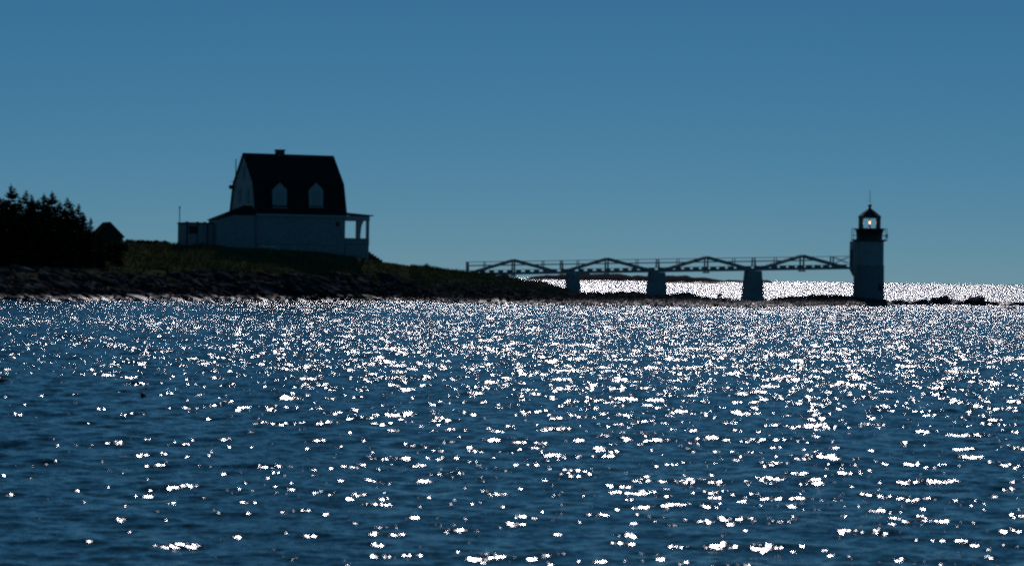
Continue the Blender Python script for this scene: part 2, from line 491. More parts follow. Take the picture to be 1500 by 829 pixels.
def rock(parent, x, y, z, s, kind, tilt=None, base=(0, 0, 0)):
    o = link('rock', rng.choice(SLAB if kind == 'slab' else BOUL), None, parent)
    o.location = (x - base[0], y - base[1], z - base[2])
    o.scale = (s * rng.uniform(0.8, 1.3), s * rng.uniform(0.8, 1.2), s * rng.uniform(0.7, 1.15))
    o.rotation_euler = (rng.uniform(-0.25, 0.1), rng.uniform(0.12, 0.5) if kind == 'slab' else rng.uniform(-0.3, 0.3),
                        rng.uniform(-0.5, 0.4) if kind == 'slab' else rng.uniform(0, 6.28))
    return o
def shore_x(px, Y): return P(px, 410, Y).x
n = 0
while n < 190:                                   # tilted ledges of the left shore
    px, f = rng.uniform(-20, 575), rng.random()
    yf = np.interp(px, [r[0] for r in ST], [r[3] for r in ST]); yr = np.interp(px, [r[0] for r in ST], [r[1] for r in ST])
    Y = yf + (yr - yf) * (f ** 1.5) * 0.52 - 1.0
    X = shore_x(px, Y); z = gz(X, Y)
    if z < -0.35 or z > 2.7: continue
    rock(GROUND, X, Y, z + rng.uniform(-0.1, 0.06), rng.choice((0.3, 0.4, 0.5, 0.65, 0.9, 1.2)), 'slab'); n += 1
n = 0
while n < 95:                                   # boulders of the bar under the bridge
    px, f = rng.uniform(560, 1306), rng.random()
    yf = np.interp(px, [r[0] for r in ST], [r[3] for r in ST]); yr = np.interp(px, [r[0] for r in ST], [r[1] for r in ST])
    Y = yf - 1 + (yr + 3 - yf) * f
    X = shore_x(px, Y); z = gz(X, Y)
    if z < -0.25 or z > 1.9: continue
    rock(GROUND, X, Y, z + rng.uniform(-0.05, 0.05), rng.choice((0.18, 0.22, 0.28, 0.36, 0.5)), rng.choice(('slab', 'boul'))); n += 1
for px, py, Y, s in ((1282, 441, 275.5, 0.9), (1296, 443, 275.5, 0.95), (1270, 442, 274, 0.8), (1255, 441.5, 273.5, 0.7), (1230, 438, 273, 0.8), (1003, 433, 272, 0.75), (990, 434, 272.5, 0.6), (912, 430, 271, 0.5), (930, 430, 271, 0.55), (890, 430, 271, 0.5)):
    p = P(px, py, Y); rock(GROUND, p.x, p.y, p.z - 0.1, s, 'boul')

def scatter_stones(count, pa, pb, lo, hi, flat, tilt, zmax, pw, label):
    """stones far too many to count, as one mesh"""
    base = np.array([(1, .2, .1), (-1, -.1, 0), (.15, 1, 0), (0, -1, .1), (0.2, 0.1, 1), (0, 0, -1)], float)
    tri = np.array([(0, 2, 4), (2, 1, 4), (1, 3, 4), (3, 0, 4), (2, 0, 5), (1, 2, 5), (3, 1, 5), (0, 3, 5)])
    px = nrng.uniform(pa, pb, count); f = nrng.random(count) ** pw
    yf = np.interp(px, [r[0] for r in ST], [r[3] for r in ST]); yr = np.interp(px, [r[0] for r in ST], [r[1] for r in ST])
    Y = yf - 1.5 + (yr - yf + 2) * f; X = (px - 750) / F * Y; Z = ground(X, Y)
    k = (Z > -0.25) & (Z < zmax + 1.2 * fbm(X / 3.0, Y / 3.0, 3, 33)); X, Y, Z = X[k], Y[k], Z[k]; c = len(X)
    s = nrng.uniform(lo ** 0.5, hi ** 0.5, (c, 1, 1)) ** 2 * nrng.uniform(0.6, 1.3, (c, 1, 3)) * np.array([1, 1, flat])
    v = base[None] * s * nrng.uniform(0.75, 1.2, (c, 6, 1))
    t = nrng.normal(tilt, 0.2, c); ct, st_ = np.cos(t)[:, None], np.sin(t)[:, None]
    a = nrng.uniform(0, 6.28, c) if tilt == 0 else nrng.normal(0, 0.4, c); ca, sa = np.cos(a)[:, None], np.sin(a)[:, None]
    x0, y0, z0 = v[..., 0] * ct + v[..., 2] * st_, v[..., 1], -v[..., 0] * st_ + v[..., 2] * ct
    x, y = x0 * ca - y0 * sa, x0 * sa + y0 * ca
    V = np.stack([x + X[:, None], y + Y[:, None], z0 + Z[:, None] + 0.02], -1).reshape(-1, 3)
    Fc = (tri[None] + (np.arange(c) * 6)[:, None, None]).reshape(-1, 3)
    o = link('cobbles', mesh_np('cobbles', V, Fc), M['rock'])
    tag(o, label, 'stones', kind='stuff')
scatter_stones(9000, 520, 1310, 0.07, 0.26, 0.75, 0.0, 1.5, 1.4, 'dark wet cobbles strewn along the bar under the bridge')
scatter_stones(5200, -60, 590, 0.12, 0.62, 0.38, 0.42, 2.3, 1.2, 'broken tilted rock flakes along the shore below the house')

# reef beyond the lighthouse: low dark rocks awash
reef_o = P(1400, 449, 296); reef_o.z = -0.6
REEF = link('reef', None); REEF.location = reef_o; tag(REEF, kind='structure')
for px, py, Y, s in ((1309, 446.5, 287, 0.5), (1324, 447.5, 290, 0.5), (1345, 447, 293, 0.55), (1352, 447.5, 294, 0.5), (1318, 446, 296, 0.45), (1330, 445, 297, 0.75), (1338, 447, 296, 0.55), (1362, 448.5, 298, 0.5), (1376, 446.5, 298, 0.85), (1388, 446, 298, 1.0),
                     (1396, 448, 297, 0.7), (1410, 446.5, 300, 0.85), (1419, 446, 300, 1.1), (1430, 447, 299, 0.9), (1443, 446.5, 301, 0.9), (1452, 447.5, 301, 0.6),
                     (1474, 447.5, 300, 0.75), (1487, 448.5, 300, 0.8), (1500, 449, 300, 0.9), (1472, 455, 262, 0.5), (1480, 455, 262, 0.35), (1520, 449, 301, 1.0), (1545, 450, 302, 1.1)):
    p = P(px, py, Y); o_ = rock(REEF, p.x, p.y, max(p.z, -0.1) + 0.16, s * 1.3, 'slab' if rng.random() < 0.6 else 'boul', base=reef_o); o_.scale.x *= 1.5; o_.rotation_euler.y *= 0.3; o_.rotation_euler.z *= 0.3 if rng.random() < 0.7 else 1

# low islands on the horizon
def island(name, pts, Y, depth):
    """pts: photo columns and skyline rows"""
    xs, zs = zip(*[(P(a, b, Y).x, P(a, b, Y).z) for a, b in pts])
    X = np.linspace(xs[0], xs[-1], 160); T = np.linspace(0, 1, 15)
    ridge = np.interp(X, xs, zs) * (1 + 0.30 * fbm(X / 6.0, X * 0, 4, 5))
    V, Fc = [], []
    for j, t in enumerate(T):
        prof = math.sin(math.pi * min(1, t)) ** 0.6
        yy = Y + (t - 0.5) * depth + 6 * fbm(X / 12.0, X * 0 + j * 0.35, 3, 9)
        zz = np.maximum(ridge, 0.0) * prof * (1 + 0.5 * fbm(X / 8.0, X * 0 + j * 0.6, 4, 13)) - 0.6 * (prof < 0.05)
        V.append(np.stack([X, yy, zz], -1))
    V = np.array(V).reshape(-1, 3); nc = len(X)
    i = (np.arange(len(T) - 1)[:, None] * nc + np.arange(nc - 1)[None, :]).ravel()
    me = mesh_np(name, V, np.stack([i, i + 1, i + 1 + nc, i + nc], -1))
    tag(link(name, me, M['rock']), kind='structure')
island('island', [(768, 410), (778, 405.5), (800, 403.5), (830, 402.5), (870, 401.5), (905, 402), (925, 404.5), (960, 403.8), (990, 404.2), (1004, 404.0), (1012, 406), (1030, 406.5), (1050, 409.5), (1062, 411.3)], 2600, 90)
island('island', [(1058, 411.5), (1066, 410), (1078, 409.6), (1085, 411), (1094, 410.4), (1112, 411), (1124, 410.6), (1130, 412.6)], 2800, 60)
island('island', [(955, 414), (975, 412.3), (985, 412.6), (1000, 413.5), (1020, 414), (1050, 413.9), (1062, 415)], 1500, 40)
# ------------------------------------------------------------------ footbridge
BA = R(10.0)
BD = Vector((math.cos(BA), math.sin(BA), 0)); BN = Vector((-math.sin(BA), math.cos(BA), 0))    # along, and away from the camera
a0 = P(690, 401, 270.0)
B0 = Vector((a0.x, a0.y, 0)); BW = 1.25                                                     # near side line, width
zl = hit(715, 401, B0, BD); zr_ = hit(1240, 392.6, B0, BD)
BS = (zr_[1] - zl[1]) / (zr_[0] - zl[0]); BZ = zl[1] - BS * zl[0]
def bp(s, off=0.0, dz=0.0): return B0 + BD * s + BN * off + Vector((0, 0, BZ + BS * s + dz))
bs = lambda px: hit(px, 395, B0, BD)[0]
bridge = Thing('footbridge', (B0 + BD * 20).to_3d(), 'white timber footbridge with peaked truss sides leading to the lighthouse', 'footbridge')
bridge_s0, bridge_s1 = bs(688), bs(1247)
H_ST = 0.26
for off in (0.0, BW):
    g = G(); g.beam(bp(bridge_s0, off), bp(bridge_s1, off), 0.16, H_ST); bridge.part('stringer', g, 'bridge')
gd = G(); gd.beam(bp(bridge_s0, BW / 2, 0.345), bp(bridge_s1, BW / 2, 0.345), BW + 0.34, 0.045); bridge.part('deck', gd, 'bridge')
gj = G(); gj.box((0, 0, 0), 0.27, BW + 0.30, 0.19); JM = gj.mesh('joist'); JM.materials.append(M['bridge'])
s = bridge_s0 + 0.5
while s < bridge_s1 - 0.3:
    bridge.inst('joist', JM, bp(s, BW / 2, H_ST / 2 + 0.002), BA); s += 0.905
apex_px = (753.5, 890.5, 1036.5, 1177.0); hw = 4.25
for apx in apex_px:
    s0 = bs(apx)
    for off in (0.0, BW):
        for sg in (-1, 1):
            g = G(); g.beam(bp(s0 + sg * hw, off - 0.0, 0.12), bp(s0 + sg * 0.0, off, 1.30), 0.14, 0.25); bridge.part('truss_brace', g, 'bridge')
        g = G(); g.beam(bp(s0, off + 0.003, -0.30), bp(s0, off + 0.003, 1.30), 0.13, 0.15, BD); bridge.part('king_post', g, 'bridge')
    g = G(); g.beam(bp(s0, -0.25, -0.24), bp(s0, BW + 0.25, -0.24), 0.30, 0.12); bridge.part('cross_beam', g, 'bridge')
RZ1, RZ2 = 0.83, 1.19                       # mid and top rail above the stringer axis
for off in (0.16, BW - 0.16):
    g = G(); g.beam(bp(bs(685), off, RZ1), bp(bs(1195), off, RZ1), 0.05, 0.11); bridge.part('mid_rail', g, 'bridge')
    g = G(); g.beam(bp(bs(684), off, RZ2), bp(bs(1246), off, RZ2), 0.06, 0.055); bridge.part('top_rail', g, 'bridge')
for px, w in ((686, 0.13), (711, 0.07), (797, 0.08), (824, 0.12), (848, 0.07), (935, 0.07), (965, 0.12), (995, 0.07), (1077, 0.07), (1106, 0.12), (1138, 0.07), (1221, 0.12)):
    s0 = bs(px)
    for off in (0.16, BW - 0.16):
        g = G(); g.beam(bp(s0, off, 0.30), bp(s0, off, RZ2 + 0.03), w, w, BD); bridge.part('rail_post', g, 'bridge')
        if w > 0.1 and px < 1200:
            sg = -1 if off < BW / 2 else 1
            g = G(); g.beam(bp(s0 + 0.02, off + sg * 0.38, 0.36), bp(s0, off + sg * 0.04, RZ2 - 0.1), 0.06, 0.08, BD); bridge.part('post_brace', g, 'bridge')
for off in (0.14, BW - 0.14):
    for a, b in ((0.46, 1.12), (1.12, 0.46)):
        g = G(); g.beam(bp(bs(1223), off + (0.02 if a > b else -0.02), a), bp(bs(1246), off + (0.02 if a > b else -0.02), b), 0.03, 0.055); bridge.part('cross_brace', g, 'bridge')
def pier(pxc, top, base, wt, wb, dt=1.7, db=2.1):
    s0 = bs(pxc); zt = bp(s0, 0, -H_ST / 2 - 0.002).z; c = bp(s0, BW / 2)
    zb = min(gz(c.x, c.y), gz(c.x, c.y - 1)) - 0.5
    k = (zt - zb)
    zbv = hit(pxc, base, B0, BD)[1]; wb2 = wt + (wb - wt) * k / max(zt - zbv, 0.3)
    g = G()
    def ring(w, d, z): return [tuple(Vector((c.x, c.y, 0)) + BD * sx * w / 2 + BN * sy * d / 2 + Vector((0, 0, z))) for sx, sy in ((-1, -1), (1, -1), (1, 1), (-1, 1))]
    rg = random.Random(int(pxc))
    N = 5
    for i in range(N):                       # courses of rough stone, each a little uneven
        f0, f1 = i / N, (i + 1) / N
        j0 = 0.0 if i == 0 else j1; j1 = rg.uniform(-.02, .03)
        g.hexa(ring(wb2 + (wt - wb2) * f0 + j0, db + (dt - db) * f0 + j0, zb + k * f0), ring(wb2 + (wt - wb2) * f1 + j1, db + (dt - db) * f1 + j1, zb + k * f1))
    bridge.part('pier', g, 'concrete')
PXM = 0.0685
pier(841, 402.6, 428, 15 * PXM, 17.5 * PXM)
pier(964, 401.0, 434, 20.5 * PXM, 25.5 * PXM)
pier(1105.5, 397.5, 441, 20.5 * PXM, 28 * PXM)
pier(742, 403.6, 412, 7 * PXM, 10 * PXM, 1.5, 1.7)

# ------------------------------------------------------------------ lighthouse
TY = 278.2
tc = P(1272.4, 420, TY)
TX = tc.x
def tz(py, px=1272.4): return P(px, py, TY).z
SC = TY / F
tower_base = gz(TX, TY - 1.5) - 0.6
LH = Thing('lighthouse', (TX, TY, tower_base), 'white round lighthouse tower with black lantern room and lit lamp', 'lighthouse')
c = (TX, TY)
z_deck, z_mid = tz(352.5), tz(388.5)
g = G(); g.lathe(c, [(22.6 * SC, tower_base), (22.0 * SC, z_mid)], 40); LH.part('granite_base', g, 'granite', smooth=True)
g = G(); g.lathe(c, [(21.3 * SC, z_mid), (21.0 * SC, z_deck - 0.05)], 40); LH.part('tower_shaft', g, 'tower', smooth=True)
g = G(); g.lathe(c, [(22.0 * SC, z_deck - 0.10), (26.4 * SC, z_deck), (26.4 * SC, z_deck + 0.10)], 40); LH.part('gallery_deck', g, 'black', smooth=True)
z_par = tz(334.6)
g = G(); g.lathe(c, [(18.6 * SC, z_deck + 0.101), (18.9 * SC, tz(344)), (20.6 * SC, tz(337.5)), (21.8 * SC, tz(336.5)), (21.8 * SC, z_par)], 40); LH.part('watch_room', g, 'black', smooth=True)
z_glass = tz(319.8)
lan = Vector((TX, TY, 0))
gr = 16.4 * SC
NP = 10
pane_mat = NT('lantern_glass')
tr = pane_mat.n('ShaderNodeBsdfTransparent'); tr.inputs[0].default_value = (0.97, 0.98, 0.98, 1)
gl = pane_mat.n('ShaderNodeBsdfGlossy'); gl.inputs[1].default_value = 0.03
fr = pane_mat.n('ShaderNodeFresnel'); fr.inputs[0].default_value = 1.45
mx = pane_mat.n('ShaderNodeMixShader')
pane_mat.t.links.new(fr.outputs[0], mx.inputs[0]); pane_mat.t.links.new(tr.outputs[0], mx.inputs[1]); pane_mat.t.links.new(gl.outputs[0], mx.inputs[2])
pane_mat.t.links.new(mx.outputs[0], pane_mat.t.nodes['Material Output'].inputs[0])
for k in range(NP):
    a, b = 2 * math.pi * (k + 0.28) / NP, 2 * math.pi * (k + 1.28) / NP
    pa, pb = lan + Vector((math.cos(a), math.sin(a), 0)) * gr, lan + Vector((math.cos(b), math.sin(b), 0)) * gr
    g = G(); d = (pb - pa).normalized() * 0.04; out = ((pa + pb) / 2 - lan).normalized() * 0.006
    q0, q1 = pa + d, pb - d
    g.hexa([(*(q0 + out).xy, z_par + 0.001), (*(q1 + out).xy, z_par + 0.001), (*(q1 - out).xy, z_par + 0.001), (*(q0 - out).xy, z_par + 0.001)],
           [(*(q0 + out).xy, z_glass), (*(q1 + out).xy, z_glass), (*(q1 - out).xy, z_glass), (*(q0 - out).xy, z_glass)])
    LH.part('lantern_pane', g, pane_mat.m)
    g = G(); g.tube((pa.x, pa.y, z_par), (pa.x, pa.y, z_glass), 0.032, n=6); LH.part('lantern_bar', g, 'black')
g = G(); g.lathe(c, [(17.3 * SC, z_glass), (17.5 * SC, tz(317.2)), (9.0 * SC, tz(310.2)), (3.2 * SC, tz(306.2)), (2.0 * SC, tz(305.2)), (1.7 * SC, tz(303.8))], 10, ph=0.28 * 2 * math.pi / NP); LH.part('lantern_roof', g, 'black')
g = G(); g.lathe(c, [(1.7 * SC, tz(303.9)), (2.7 * SC, tz(302.2)), (2.8 * SC, tz(300.8)), (2.2 * SC, tz(299.3)), (0.5 * SC, tz(298.7))], 14); LH.part('vent_ball', g, 'black', smooth=True)
g = G(); g.tube((TX, TY, tz(298.9)), (TX, TY, tz(279)), 0.03, 0.02, 6); LH.part('lightning_rod', g, 'black')
# lamp: pedestal, socket, glowing bulb
g = G(); g.lathe(c, [(0.30, z_par + 0.001), (0.10, z_par + 0.06), (0.06, z_par + 0.22), (0.16, z_par + 0.34), (0.10, z_par + 0.40)], 14); ped = LH.part('lamp_stand', g, 'black', smooth=True)
em = NT('lamp_glow'); em.set(Base_Color=(0.9, 0.5, 0.3, 1)); em.b.inputs['Emission Color'].default_value = (1.0, 0.55, 0.28, 1); em.b.inputs['Emission Strength'].default_value = 9.0
g = G(); g.lathe(c, [(0.04, z_par + 0.39), (0.08, z_par + 0.48), (0.09, z_par + 0.60), (0.06, z_par + 0.74), (0.02, z_par + 0.82)], 14); LH.part('lamp_bulb', g, em.m, ped, smooth=True)
# gallery railing
rr = 26.0 * SC
for k in range(10):
    a = 2 * math.pi * (k + 0.02) / 10
    x, y = TX + rr * math.cos(a), TY + rr * math.sin(a)
    g = G(); g.tube((x, y, z_deck + 0.1), (x, y, tz(335.0)), 0.026, n=6); LH.part('railing_post', g, 'black')
def ring(z, r, t=0.02, n=40):
    g = G()
    for k in range(n):
        a, b = 2 * math.pi * k / n, 2 * math.pi * (k + 1) / n
        g.tube((TX + r * math.cos(a), TY + r * math.sin(a), z), (TX + r * math.cos(b), TY + r * math.sin(b), z), t, n=5)
    return g
LH.part('railing_rail', ring(tz(335.2), rr), 'black'); LH.part('railing_rail', ring(tz(345), rr), 'black')
# side lamp bracket on the gallery
f = P(1299.4, 345, TY)
g = G(); g.box((f.x - 0.02, f.y, tz(348.6)), 0.16, 0.16, 0.26); fb = LH.part('fixture_box', g, 'black')
g = G(); g.lathe((f.x, f.y), [(0.10, tz(345.0)), (0.13, tz(344)), (0.05, tz(342.2))], 12); LH.part('fixture_hood', g, 'steel', fb, smooth=True)
# entrance housing on the bridge side
ev = -BD
def ep(a, n, z): return Vector((TX, TY, 0)) + ev * a + Vector((-ev.y, ev.x, 0)) * n + Vector((0, 0, z))
def ebox(g, a0, a1, n, z0, z1, a0b=None):
    a1b = a1 if a0b is None else a0b
    g.hexa([ep(a0, n, z0), ep(a1b, n, z0), ep(a1b, -n, z0), ep(a0, -n, z0)], [ep(a0, n, z1), ep(a1, n, z1), ep(a1, -n, z1), ep(a0, -n, z1)])
ew = 27.0 * SC
g = G(); ebox(g, 0.8, ew, 0.62, tz(395.2), z_deck - 0.101); ebox(g, 0.8, ew, 0.60, tz(405), tz(395.2), 21.8 * SC); eh = LH.part('entrance_housing', g, 'tower')
g = G(); ebox(g, ew - 0.02, ew + 0.04, 0.42, tz(390.5), tz(366)); dr = LH.part('door', g, 'darkwood', eh)
g = G(); ebox(g, ew + 0.041, ew + 0.09, 0.03, tz(379), tz(377.5)); LH.part('door_handle', g, 'steel', dr)
# small windows on the seaward shaft
def twin(px, py, w, h):
    a = math.asin(max(-1, min(1, (px - 1272.4) / 21.8)))
    d = Vector((math.sin(a), -math.cos(a), 0)); t = Vector((math.cos(a), math.sin(a), 0)); r0 = 22.2 * SC
    o = Vector((TX, TY, 0)) + d * r0
    def q(w_, h_, d0, d1):
        g = G(); z0, z1 = tz(py) - h_ / 2, tz(py) + h_ / 2
        g.hexa([(*(o + d * d1 - t * w_ / 2).xy, z0), (*(o + d * d1 + t * w_ / 2).xy, z0), (*(o + d * d0 + t * w_ / 2).xy, z0), (*(o + d * d0 - t * w_ / 2).xy, z0)],
               [(*(o + d * d1 - t * w_ / 2).xy, z1), (*(o + d * d1 + t * w_ / 2).xy, z1), (*(o + d * d0 + t * w_ / 2).xy, z1), (*(o + d * d0 - t * w_ / 2).xy, z1)])
        return g
    wf = LH.part('window', q(w, h, -0.15, 0.05), 'darkwood')
    LH.part('pane', q(w * 0.7, h * 0.75, 0.0, 0.053), 'darkpane', wf)
twin(1286.5, 420.5, 0.42, 0.62)

# ------------------------------------------------------------------ keeper's house
HA = R(22.4)
HD = Vector((math.cos(HA), math.sin(HA), 0)); HN = Vector((-math.sin(HA), math.cos(HA), 0))
h0 = P(375.2, 330, 253.0)
HO = Vector((h0.x, h0.y, 0)); HWD = 8.3
def hp(s, d=0.0, z=0.0): return HO + HD * s + HN * d + Vector((0, 0, z))
hf = lambda px, py, d=0.0: hit(px, py, HO + HN * d, HD)
s_l = 0.0; s_r = hf(506, 316)[0]
z_eave = hf(440, 314.5)[1]; z_break = hf(440, 270.5, HWD * 0.115)[1]; z_ridge = hf(424, 227.2, HWD / 2)[1]
d_brk = HWD * 0.115
house = Thing('keepers_house', hp(s_r / 2, HWD / 2, 3.6), 'dark gambrel-roofed keeper\'s house with two dormers and porch on the grassy rise', 'house')
def hexs(s0, s1, d0, d1, z0, z1):
    g = G(); g.hexa([hp(s0, d0, z0), hp(s1, d0, z0), hp(s1, d1, z0), hp(s0, d1, z0)], [hp(s0, d0, z1), hp(s1, d0, z1), hp(s1, d1, z1), hp(s0, d1, z1)]); return g
z_found = hf(440, 358)[1]
wall = house.part('wall', hexs(s_l, s_r, 0.02, HWD - 0.02, z_found, z_eave - 0.16), 'clap')
house.part('foundation', hexs(s_l + 0.06, s_r - 0.06, 0.08, HWD - 0.1, 1.8, z_found - 0.001), 'concrete')
house.part('cornice', hexs(s_l - 0.02, s_r + 0.02, -0.14, HWD + 0.14, z_eave - 0.159, z_eave), 'trim')
# gable ends
for nm, s in (('l', s_l + 0.05), ('r', s_r - 0.05)):
    pts = [(0.05, z_eave + 0.001), (d_brk + 0.03, z_break - 0.05), (HWD / 2, z_ridge - 0.08), (HWD - d_brk - 0.03, z_break - 0.05), (HWD - 0.05, z_eave + 0.001)]
    g = G(); a = [hp(s - 0.05, d, z) for d, z in pts]; b = [hp(s + 0.05, d, z) for d, z in pts]; n = len(pts); i0 = len(g.v)
    g.poly(a); g.poly(b[::-1])
    for i in range(n): j = (i + 1) % n; g.poly([a[i], b[i], b[j], a[j]])
    ge = house.part('gable_wall', g, 'clap')
    if nm == 'l':
        for d, z, w, h in ((HWD / 2, z_ridge - 1.85, 0.7, 1.15), (HWD * 0.34, z_break - 1.1, 0.72, 1.3), (HWD * 0.66, z_break - 1.1, 0.72, 1.3)):
            wn_ = house.part('gable_window', hexs(s - 0.09, s - 0.04, d - w / 2 - 0.06, d + w / 2 + 0.06, z - h / 2 - 0.06, z + h / 2 + 0.06), 'blind', ge)
            for q in (0, 1): house.part('pane', hexs(s - 0.098, s - 0.085, d - w / 2, d + w / 2, z - h / 2 + q * (h / 2 + 0.02), z - 0.02 + q * (h / 2 + 0.02)), 'darkpane', wn_)
# roof slopes
OV, TH = 0.14, 0.10
def slope(p0, p1, name='roof_slope'):
    (d0, za), (d1, zb) = p0, p1; g = G()
    n = Vector((0, za - zb, d1 - d0)).normalized() if d1 > d0 else Vector((0, zb - za, d0 - d1)).normalized()
    nd, nz = n.y * TH, n.z * TH
    if nz < 0: nd, nz = -nd, -nz
    lo = [hp(s_l - OV, d0, za), hp(s_r + OV, d0, za), hp(s_r + OV, d1, zb), hp(s_l - OV, d1, zb)]
    hi = [hp(s_l - OV, d0 + nd, za + nz), hp(s_r + OV, d0 + nd, za + nz), hp(s_r + OV, d1 + nd, zb + nz), hp(s_l - OV, d1 + nd, zb + nz)]
    g.hexa(lo, hi); return house.part(name, g, 'shingle')
ROOF = [slope((-0.02, z_eave + 0.002), (d_brk, z_break)), slope((d_brk - 0.03, z_break + 0.01), (HWD / 2 + 0.01, z_ridge - 0.02)),
        slope((HWD - d_brk + 0.03, z_break + 0.01), (HWD / 2 - 0.01, z_ridge - 0.02)), slope((HWD + 0.02, z_eave + 0.002), (HWD - d_brk, z_break))]
# little eave return at the back corner of the gambrel break
p = hp(s_l - 0.15, HWD - d_brk + 0.15, z_break - 0.1); g = G(); g.box((p.x, p.y, p.z - 0.28), 0.5, 0.4, 0.36, HA); house.part('eave_return', g, 'shingle')
# dormers
for pc in (410.6, 464.0):
    ds = hf(pc, 290)[0]; fd = 0.16
    wz0, wz1, wz2 = hf(pc, 303.6)[1], hf(pc, 277.5)[1], hf(pc, 266.3)[1]
    hwid = 10.6 * 0.0645
    dm = Thing.part(house, 'dormer', hexs(ds - hwid, ds + hwid, fd, fd + 2.2, wz0, wz1 - 0.001), 'trim')
    g = G(); tri = lambda d: [hp(ds - hwid, d, wz1), hp(ds + hwid, d, wz1), hp(ds, d, wz2 - 0.06)]
    A_, B_ = tri(fd), tri(fd + 0.12); g.poly(A_); g.poly(B_[::-1])
    for i in range(3): j = (i + 1) % 3; g.poly([A_[i], B_[i], B_[j], A_[j]])
    house.part('dormer_gable', g, 'trim', dm)
    for sg in (-1, 1):
        g = G(); lo = [hp(ds + sg * (hwid + 0.10), fd - 0.06, wz1 - 0.06), hp(ds, fd - 0.06, wz2 - 0.04), hp(ds, fd + 2.9, wz2 - 0.04), hp(ds + sg * (hwid + 0.10), fd + 2.3, wz1 - 0.06)]
        g.hexa(lo, [q + Vector((0, 0, 0.06)) for q in lo]); house.part('dormer_roof', g, 'shingle', dm)
    wdo = house.part('dormer_window', hexs(ds - 0.42, ds + 0.42, fd - 0.03, fd + 0.02, wz0 + 0.14, wz1 - 0.16), 'blind', dm)
    g = hexs(ds - hwid - 0.05, ds + hwid + 0.05, fd - 0.10, fd + 0.05, wz0 - 0.07, wz0 - 0.001); house.part('dormer_sill', g, 'trim', dm)
# chimney
cs = hf(410, 222, HWD / 2)[0]; zc = hf(410, 219.4, HWD / 2)[1]
ch = house.part('chimney', hexs(cs - 0.37, cs + 0.37, HWD / 2 - 0.36, HWD / 2 + 0.36, z_ridge - 0.6, zc - 0.12), 'brick')
house.part('chimney_cap', hexs(cs - 0.42, cs + 0.42, HWD / 2 - 0.41, HWD / 2 + 0.41, zc - 0.119, zc), 'brick', ch)
# left wing with its falling roof
wA = (-0.02, 0.03)
wl = hf(317.5, 330)[0]; wm = hf(343, 316)[0]
zw0 = hf(340, 358)[1] - 0.9; zw1 = z_eave - 0.18; zw2 = hf(317.5, 322.0)[1]
WD = 2.7
g = G()
fr_ = [hp(wl, 0.03, zw0), hp(-0.03, 0.03, zw0), hp(-0.03, 0.03, zw1), hp(wm, 0.03, zw1), hp(wl, 0.03, zw2)]
bk_ = [q + HN * WD for q in fr_]
g.poly(fr_); g.poly(bk_[::-1])
for i in range(5): j = (i + 1) % 5; g.poly([fr_[i], bk_[i], bk_[j], fr_[j]])
wing = house.part('wing_wall', g, 'clap')
zq = hf(357, 302.2, WD / 2)[1]; sq = hf(357, 302.2, WD / 2)[0]
g = G()
e = 0.12
A_ = hp(-0.06, -0.02, zw1 + 0.02); Bq = hp(wm, -0.02, zw1 + 0.02); Cq = hp(wl - e, -0.02, zw2 - 0.02); Dq = hp(wl - e, WD + 0.1, zw2 - 0.02); Eq = hp(wm, WD + 0.1, zw1 + 0.02); Fq = hp(-0.06, WD + 0.1, zw1 + 0.02)
R1, R2 = hp(min(sq, -0.2), WD / 2, zq), hp(-0.07, WD / 2, zq)
for f_ in ([A_, R2, R1, Bq], [Bq, R1, Cq], [Cq, R1, Dq], [Dq, R1, Eq], [Eq, R1, R2, Fq]):
    i = len(g.v); top = [q + Vector((0, 0, 0.07)) for q in f_]
    g.poly(top); g.poly(f_[::-1])
    for a in range(len(f_)): b = (a + 1) % len(f_); g.poly([f_[a], f_[b], top[b], top[a]])
house.part('wing_roof', g, 'shingle')
dsp = hf(375.5, 330)[0]
g = G(); g.tube(hp(dsp - 0.05, -0.06, z_found), hp(dsp - 0.05, -0.06, zw1 - 0.02), 0.04, n=6); house.part('downspout', g, 'wood')
# lantern by the porch door
q0 = hf(494.5, 328.5)
house.part('wall_vent', hexs(q0[0] - 0.17, q0[0] + 0.17, -0.03, 0.019, q0[1] - 0.2, q0[1] + 0.2), 'darkwood', wall)
# porch on the right gable end
pr = hf(541, 340)[0]; zpf = hf(525, 349)[1]; zpt = hf(525, 323.3)[1]; zpe = hf(525, 316)[1]; zpb = 1.9
PD = 3.2
porch = house.part('porch', hexs(s_r + 0.001, pr, 0.0, PD, hf(525, 357)[1] - 0.1, hf(525, 357)[1]), 'wood')
house.part('porch_skirt', hexs(s_r + 0.001, pr - 0.02, 0.03, PD - 0.03, zpb, hf(525, 357)[1] - 0.101), 'greywood', porch)
for nm, a in (('front', hexs(s_r + 0.002, pr, 0.0, 0.10, hf(525, 357)[1] + 0.001, zpf)), ('side', hexs(pr - 0.10, pr, 0.101, 1.2, hf(525, 357)[1] + 0.001, zpf))):
    house.part('porch_parapet', a, 'clap', porch)
for s0, s1, d0 in ((hf(524.3, 335)[0], hf(528.3, 335)[0], 0.01), (hf(537.2, 335)[0], pr - 0.01, 0.01), (pr - 0.28, pr - 0.01, PD - 0.3)):
    house.part('porch_post', hexs(s0, s1, d0, d0 + 0.26, zpf + 0.001, zpt - 0.001), 'trim', porch)
g = G(); sa, sb = hf(528.4, 335)[0], hf(533.2, 335)[0]; zt_ = zpt - 0.001; zk = hf(529, 331)[1]
tri = lambda d: [hp(sa, d, zk - 0.9), hp(sa + 0.10, d, zk), hp(sb, d, zt_), hp(sa, d, zt_)]
A_, B_ = tri(0.05), tri(0.20); g.poly(A_); g.poly(B_[::-1])
for i in range(4): j = (i + 1) % 4; g.poly([A_[i], B_[i], B_[j], A_[j]])
house.part('porch_bracket', g, 'trim', porch)
